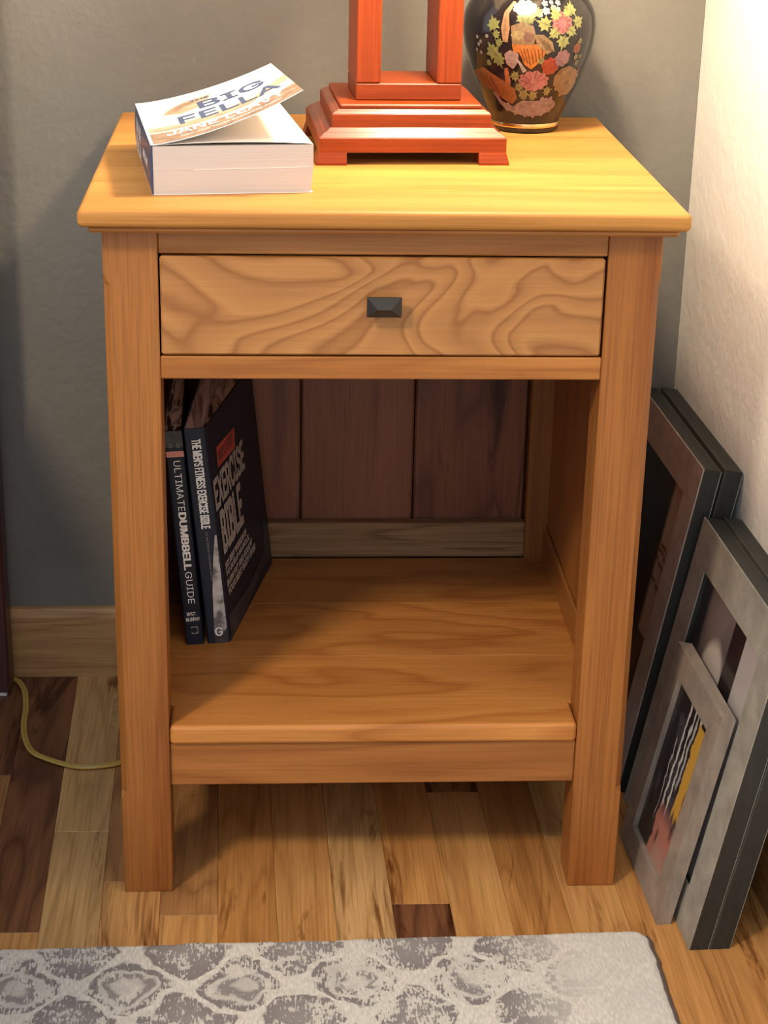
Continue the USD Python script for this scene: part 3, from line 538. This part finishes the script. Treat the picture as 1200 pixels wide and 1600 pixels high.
cov2_patch('cover_label', [(.14, .775), (.50, .755), (.52, .845), (.15, .865)], redp)
cov2_text("MEN'S FITNESS", .17, .79, .48, .84, plain('print_rose', (.40, .16, .13), .5), h=.0009)
cov2_text('EXERCISE', .02, .612, .64, .752, dw, heavy=.005)
cov2_text('BIBLE', .07, .395, .50, .590, dw, heavy=.007)
for k, s in enumerate(('101 BEST WORKOUTS', 'TO BUILD MUSCLE,', 'BURN FAT AND SCULPT', 'YOUR BEST BODY EVER')): cov2_text(s, .06, .325 - .042 * k, .52 + .05 * k, .356 - .042 * k, dw, True, heavy=.004)
cov2_patch('cover_photo', [(.02, .01), (.30, .01), (.75, .06), (.95, .03), (.98, .20), (.9, .28), (.85, .12), (.45, .09), (.02, .12)], plain('cover_smoke', (.035, .038, .05), .45, var=.6, bscale=50.))

# ------------------------------------------------------------------ picture frames leaning on the right wall
YA = np.array([-.038, 1, 0.]) / math.hypot(.038, 1)
def frame_axes(tan):
    up = np.array([tan, 0, 1.]); up -= YA * (up @ YA); up /= np.linalg.norm(up); N = np.cross(YA, up); N = N if N[0] > 0 else -N
    return YA, up, N                                     # along, up, away from the viewer (towards the wall)
def frame_thing(name, label, corner, tan, w, h, th, bar, m_face, m_side, m_pic=None, picfn=None, glass=False, back=True, rec=.006, bar_top=None, matw=0.):
    a, u, n = frame_axes(tan); o = np.array(corner, float); t = thing(name, label, 'picture frame', tuple(o))
    bt = bar_top or bar
    P = lambda x, y, z: x * a + y * u + z * n
    def pol(pts, z0, z1): return hull([P(x, y, z) for x, y in pts for z in (z0, z1)])
    g = .00015
    rails = [[(g, g), (w - g, g), (w - bar, bar), (bar, bar)], [(g, h - g), (w - g, h - g), (w - bar, h - bt), (bar, h - bt)], [(0, 2 * g), (0, h - 2 * g), (bar - g, h - bt - g), (bar - g, bar + g)], [(w, 2 * g), (w, h - 2 * g), (w - bar + g, h - bt - g), (w - bar + g, bar + g)]]
    for r_ in rails: obj('frame_rail', pol(r_, 0.0016, th), m_side, t)
    for r_ in rails: obj('rail_face', pol(r_, 0, .0016), m_face, t)
    if back: obj('back_edge_highlight', pol([(.001, .001), (w - .001, .001), (w - .001, h - .001), (.001, h - .001)], th + .0001, th + .0013), plain('edge_highlight_grey', (.34, .33, .28), .7), t)  # pale sheet standing in for the bright highlight along the back edge
    if picfn: picture('picture_print', w - 2 * bar + .004, h - bar - bt + .004, picfn, P(bar - .002, bar - .002, rec), a, u, t)
    obj('backing_board', pol([(bar - .004, bar - .004), (w - bar + .004, bar - .004), (w - bar + .004, h - bt + .004), (bar - .004, h - bt + .004)], rec + .0005, th - .002), plain('kraft_board', (.16, .11, .07), .8), t)
    if glass:
        gm = mat('picture_glass', {'t': ('transparent_bsdf', {}), 'g': ('glossy_bsdf', dict(roughness=.03, color=(1, 1, 1))), 'x': ('mix_closure', dict(fac=.05))}, [('t.BSDF', 'x.closure1'), ('g.BSDF', 'x.closure2')], surface='x.closure')
        obj('glass', pol([(bar - .002, bar - .002), (w - bar + .002, bar - .002), (w - bar + .002, h - bt + .002), (bar - .002, h - bt + .002)], rec - .003, rec - .0015), gm, t)
    return t
def fwood(name, col, var=.25):
    return mat(name, {'t': ('texture_coordinate', {}), 'm': ('mapping', dict(scale=(60., 14., 14.))), 'n': ('noise_texture', dict(scale=2., detail=5., roughness=.65)), 'r': ('rgb_ramp', dict(ramp=[(.3, tuple(c * (1 - var) for c in col)), (.7, tuple(c * (1 + var) for c in col))])), 'b': ('bump', dict(strength=.2, distance=.0005)), 'p': ('principled_bsdf', dict(roughness=.55))},
               [('t.object', 'm.vector'), ('m.vector', 'n.vector'), ('n.fac', 'r.fac'), ('r.color', 'p.base_color'), ('n.fac', 'b.height'), ('b.normal', 'p.normal')])
weathered, pale, brownf, darks, olive = fwood('weathered_grey_wood', (.27, .215, .165)), fwood('pale_grey_wood', (.30, .27, .215)), fwood('taupe_wood', (.36, .29, .235)), fwood('charcoal_edge', (.021, .022, .018)), fwood('olive_charcoal', (.05, .05, .038))
N_ = lambda s, t, sx, sy, seed=0: meshkit.fbm(np.stack([s * sx, t * sy, 0 * s + .5], -1), 3, seed)
mixc = lambda m, a, b: a * (1 - m[:, None]) + np.array(b) * m[:, None]
def step(x, e, w=.02): return np.clip((x - e) / w + .5, 0, 1)
def picC(s, t):                     # s from the near edge to the far edge
    c = np.tile([.012, .012, .018], (len(s), 1)); d = s + .13 * (N_(s, t, 5, 9, 1) - .5)
    c = mixc(step(N_(s, t, 3, 4, 9), .6, .1) * .5, c, (.10, .09, .10))
    for e, w, col, t0, t1 in ((.28, .030, (.50, .45, .38), .45, 1.), (.38, .022, (.46, .43, .40), .50, 1.), (.46, .016, (.60, .56, .48), .3, 1.), (.58, .018, (.62, .60, .55), .30, .95), (.68, .012, (.45, .44, .42), .2, .7)):
        c = mixc((np.abs(d - e) < w * (.35 + 1.3 * N_(s, t, 3, 8, int(e * 100)))) * step(t, t0, .06) * (t < t1) * 1., c, col)
    c = mixc(((d > .0) & (d < .31)) * step(t + .25 * (N_(s, t, 9, 7, 6) - .5), .34, .05) * (t < .93) * 1., c, (.62, .34, .05))
    c = mixc(((d > .10) & (d < .14)) * step(N_(s, t, 14, 5, 3), .55, .1) * (t > .4), c, (.30, .12, .02))
    c = mixc(((d > -.1) & (d < .045)) * step(t, .15, .1) * 1., c, (.10, .02, .06))
    c = mixc(step(-t, -.30, .12) * (d < .62) * step(N_(s, t, 5, 4, 5), .36, .12), c, (.46, .18, .13))
    return mixc(step(-t, -.12, .08) * (d < .5) * .8, c, (.42, .26, .20))
def picD(s, t):
    c = np.tile([.12, .095, .09], (len(s), 1)); c = mixc(step(N_(s, t, 3, 3, 2), .52, .2), c, (.20, .155, .14))
    c = mixc(step(s, .86, .04), c, (.015, .02, .03))
    c = mixc(step(-np.hypot((s - .60) / .16, (t - .66) / .16), -1, .25), c, (.55, .47, .40))
    c = mixc(((s < .27)) * 1., c, (.48, .42, .385))
    c = mixc((s > .27) * (s < .46) * (t > .30) * 1., c, (.014, .008, .010)); c = mixc((s > .27) * (s < .46) * (t <= .80) * (t > .62) * .0, c, (.1, .09, .07))
    c = mixc((s > .27) * (s < .5) * (t > .52) * (t < .74) * step(N_(s, t, 6, 6, 4), .5, .1) * .0, c, (.1, .1, .08))
    return c
def picA(s, t):
    c = np.tile([.035, .018, .018], (len(s), 1)); c = mixc(step(N_(s, t, 4, 5, 11), .5, .2), c, (.10, .055, .045))
    c = mixc(step(t + .9 * s, .98 + 0 * s, .03) * step(s, .10 + .10 * (1 - t), .03), c, (.014, .015, .020))
    c = mixc(step(-s, -.24, .04) * (t > .40) * step(N_(s, t, 3, 6, 8), .28, .1), c, (.46, .33, .25))
    for e in (.70, .725, .66, .585): c = mixc((np.abs(t - e - .10 * s) < .005) * (s < .34), c, (.02, .012, .012))
    return c
tA = .174
nA = frame_axes(tA)[2]
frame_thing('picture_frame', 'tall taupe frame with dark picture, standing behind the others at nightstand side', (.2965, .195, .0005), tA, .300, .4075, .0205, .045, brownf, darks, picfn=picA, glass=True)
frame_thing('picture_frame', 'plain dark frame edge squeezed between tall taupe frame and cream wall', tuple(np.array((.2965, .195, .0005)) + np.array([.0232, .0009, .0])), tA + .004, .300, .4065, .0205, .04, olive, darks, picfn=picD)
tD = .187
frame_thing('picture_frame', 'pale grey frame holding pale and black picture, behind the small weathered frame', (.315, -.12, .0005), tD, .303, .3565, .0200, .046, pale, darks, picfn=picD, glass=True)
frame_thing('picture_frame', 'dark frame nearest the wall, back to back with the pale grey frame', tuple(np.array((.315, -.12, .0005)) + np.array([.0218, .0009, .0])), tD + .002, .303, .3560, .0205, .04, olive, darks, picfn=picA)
frame_thing('picture_frame', 'small weathered grey frame with yellow and black striped picture, foremost of frames', (.2911, -.0743, .0005), .203, .1765, .2435, .0150, .0295, weathered, weathered, picfn=picC, glass=True, back=False)

# ------------------------------------------------------------------ rug
rug = thing('rug', 'pale beige rug with distressed grey damask pattern on hardwood floor', 'rug', (.2755, -.0950, 0), 1.2)
def rug_outline(d): return Polygon([(-1.5, -1.3), (0, -1.3), (0, 0), (-1.5, 0)]).buffer(-.014).buffer(.014 - d, 6)
def slab(poly, z0, z1, c):
    a = np.array(poly.exterior.coords); mid = poly.buffer(0); m = trimesh.creation.extrude_polygon(poly, z1 - z0, engine='earcut'); m.apply_translation((0, 0, z0)); return m
rugm = mat('rug_pile', {
    't': ('texture_coordinate', {}), 's': ('separate_xyz', {}),
    'wn': ('noise_texture', dict(scale=26., detail=3.)), 'wv': ('vector_math', dict(math_type='multiply_add', vector2=(.042, .042, 0), vector3=(0, 0, 0))), 'wa': ('vector_math', dict(math_type='add')),
    'cx': ('math', dict(math_type='multiply', value2=57.1)), 'cxo': ('math', dict(math_type='add', value2=3.356)), 'cx2': ('math', dict(math_type='cosine')),
    'cy': ('math', dict(math_type='multiply', value2=56.1)), 'cyo': ('math', dict(math_type='add', value2=2.805)), 'cy2': ('math', dict(math_type='cosine')),
    'f': ('math', dict(math_type='add')), 'fa': ('math', dict(math_type='multiply_add', value2=.25, value3=.5)),
    'band': ('rgb_ramp', dict(ramp=[(.0, (.85,) * 3), (.425, (1, 1, 1)), (.455, (0, 0, 0)), (.56, (0, 0, 0)), (.59, (1, 1, 1)), (.70, (1, 1, 1)), (.74, (.25,) * 3), (.80, (.25,) * 3), (.84, (.9,) * 3), (.92, (.9,) * 3), (.96, (.3,) * 3)])), 'fh': ('math', dict(math_type='multiply', value2=1.)), 'hs': ('math', dict(math_type='multiply', value2=.5)), 'lo': ('math', dict(math_type='multiply', value2=.38)),
    'n1': ('noise_texture', dict(scale=55., detail=4., roughness=.65)), 'n2': ('noise_texture', dict(scale=5., detail=2.)),
    'mw': ('mapping', dict(scale=(420., 110., 1.))), 'n3': ('noise_texture', dict(scale=1., detail=2.)),
    'sum': ('math', dict(math_type='add')), 'sum2': ('math', dict(math_type='multiply_add', value2=.85)),
    'th': ('rgb_ramp', dict(ramp=[(.455, (0, 0, 0)), (.495, (1, 1, 1))])), 'sc': ('math', dict(math_type='multiply', value2=.75)),
    'mask': ('mix', dict(mix_type='multiply', fac=1.)),
    'fade': ('map_range', dict(from_min=-.13, from_max=-.045, to_min=1., to_max=.10, clamp=True)), 'mask2': ('math', dict(math_type='multiply')),
    'lt': ('rgb_ramp', dict(ramp=[(.3, (.53, .50, .435)), (.7, (.72, .68, .60))])),
    'col': ('mix', dict(color2=(.215, .190, .182))), 'b': ('bump', dict(strength=.5, distance=.0012)), 'p': ('principled_bsdf', dict(roughness=.95, specular_ior_level=.1, sheen_weight=.15))},
    [('t.object', 'wn.vector'), ('wn.color', 'wv.vector1'), ('wv.vector', 'wa.vector1'), ('t.object', 'wa.vector2'), ('wa.vector', 's.vector'),
     ('s.x', 'cx.value1'), ('cx.value', 'cxo.value1'), ('cxo.value', 'cx2.value1'), ('s.y', 'cy.value1'), ('cy.value', 'cyo.value1'), ('cyo.value', 'cy2.value1'), ('cx2.value', 'f.value1'), ('cy2.value', 'f.value2'),
     ('f.value', 'fa.value1'), ('fa.value', 'fh.value1'), ('fh.value', 'band.fac'),
     ('t.object', 'n1.vector'), ('t.object', 'n2.vector'), ('t.object', 'mw.vector'), ('mw.vector', 'n3.vector'),
     ('n1.fac', 'sum2.value1'), ('n3.fac', 'sc.value1'), ('sc.value', 'sum2.value3'), ('sum2.value', 'sum.value1'), ('n2.fac', 'lo.value1'), ('lo.value', 'sum.value2'), ('sum.value', 'hs.value1'), ('hs.value', 'th.fac'),
     ('band.color', 'mask.color1'), ('th.color', 'mask.color2'), ('s.x', 'fade.value'), ('mask.color', 'mask2.value1'), ('fade.result', 'mask2.value2'),
     ('n3.fac', 'lt.fac'), ('lt.color', 'col.color1'), ('mask2.value', 'col.fac'), ('col.color', 'p.base_color'), ('n3.fac', 'b.height'), ('b.normal', 'p.normal')])
# rug body: outline with a slightly uneven edge, rounded over
out = np.array(rug_outline(.0).exterior.segmentize(.006).coords)[:-1]
nrm = np.roll(out, -1, 0) - np.roll(out, 1, 0); nrm = np.c_[nrm[:, 1], -nrm[:, 0]]; nrm /= np.linalg.norm(nrm, axis=1, keepdims=True) + 1e-12
wob = (meshkit.fbm(np.c_[out * 22, 0 * out[:, 0]], 3, 5) - .5) * .004 + (meshkit.noise(np.c_[out * 160, 0 * out[:, 0]], 6) - .5) * .0016
if Polygon(out).exterior.is_ccw is False: nrm = -nrm
def rug_ring(d, z): return np.c_[out + nrm * (wob - d)[:, None], np.full(len(out), z)]
rings = [rug_ring(.0012, .0004), rug_ring(0, .003), rug_ring(.0006, .006), rug_ring(.0025, .0078), rug_ring(.006, .0082)]; k = len(out); V = np.vstack(rings); Fc = []
for r_ in range(4):
    i = np.arange(k); j = (i + 1) % k; Fc += [np.c_[r_ * k + i, r_ * k + j, (r_ + 1) * k + j], np.c_[r_ * k + i, (r_ + 1) * k + j, (r_ + 1) * k + i]]
cv, cf = flat(Polygon(rings[-1][:, :2])); Vt_ = np.vstack([V, np.c_[cv, np.full(len(cv), .0082)]]); Fc.append(cf + len(V))
obj('pile', trimesh.Trimesh(Vt_, np.vstack(Fc), process=False), rugm, rug, smooth=40)
edge = np.c_[out + nrm * (wob + .0012)[:, None], np.full(k, .0030)]; edge = np.vstack([edge, edge[:1]])
obj('binding', tube(edge[(edge[:, 0] > -.0035) & (edge[:, 1] < -.006)], .0028, 6), plain('rug_binding', (.10, .075, .06), .9), rug, smooth=True, label='dark brown stitched edge binding')

# ------------------------------------------------------------------ lamp cord on the floor
cp = [(-.60, .500, .0035), (-.50, .4985, .0035), (-.445, .497, .0035), (-.424, .470, .0035), (-.414, .42, .0035), (-.411, .375, .0035), (-.405, .335, .0035), (-.392, .300, .0035), (-.371, .281, .0035), (-.345, .266, .0035), (-.3279, .2615, .0035), (-.305, .264, .0035), (-.286, .271, .0035), (-.25, .300, .0035), (-.19, .38, .0035), (-.10, .45, .0037), (.0, .485, .0040), (.03, .4985, .015), (.034, .5035, .06), (.035, .5065, .14), (.035, .509, .30), (.035, .509, .60), (.034, .509, .718), (.033, .503, .7385), (.033, .47, .7372), (.033, .42, .7369), (.030, .388, .7369)]
pth = spline(cp, 8); d = np.gradient(pth, axis=0); sd = np.cross(d, (0, 0, 1.)); sd /= np.linalg.norm(sd, axis=1, keepdims=True) + 1e-9
tag(obj('power_cord', cat_([tube(pth + sd * .0018, .0021, 8), tube(pth - sd * .0018, .0021, 8)]), plain('gold_cord', (.52, .35, .08), .35, coat=.2), smooth=True), 'thin gold twin power cord curving across the floor behind nightstand leg', 'cord')

# ------------------------------------------------------------------ bed at the left edge
bed = thing('bed', 'dark reddish-brown bed post and side at the left edge of the photo', 'bed', (0, 0, 0))
maroon = wood('bed_wood', (.085, .028, .026), (.045, .014, .014), 'z', 5.5, K=3., rough=.4, coat=.2)
obj('post', cbox(-.50, -.4375, .452, .4925, .004, 1.32, .003), maroon, bed)
obj('foot_pad', cbox(-.496, -.442, .4515, .4915, 0, .004, .001), plain('felt', (.60, .56, .52), .9), bed)
obj('headboard', cbox(-1.95, -.50, .458, .486, .30, 1.28, .004), maroon, bed)
obj('side_rail', cbox(-.525, -.495, -1.60, .424, .16, .34, .004), maroon, bed)
obj('mattress', rbox(-1.95, -.515, -1.58, .445, .34, .60, .04, 5), plain('bed_cover', (.085, .035, .038), .9, bump=.2, bscale=60.), bed, smooth=40)
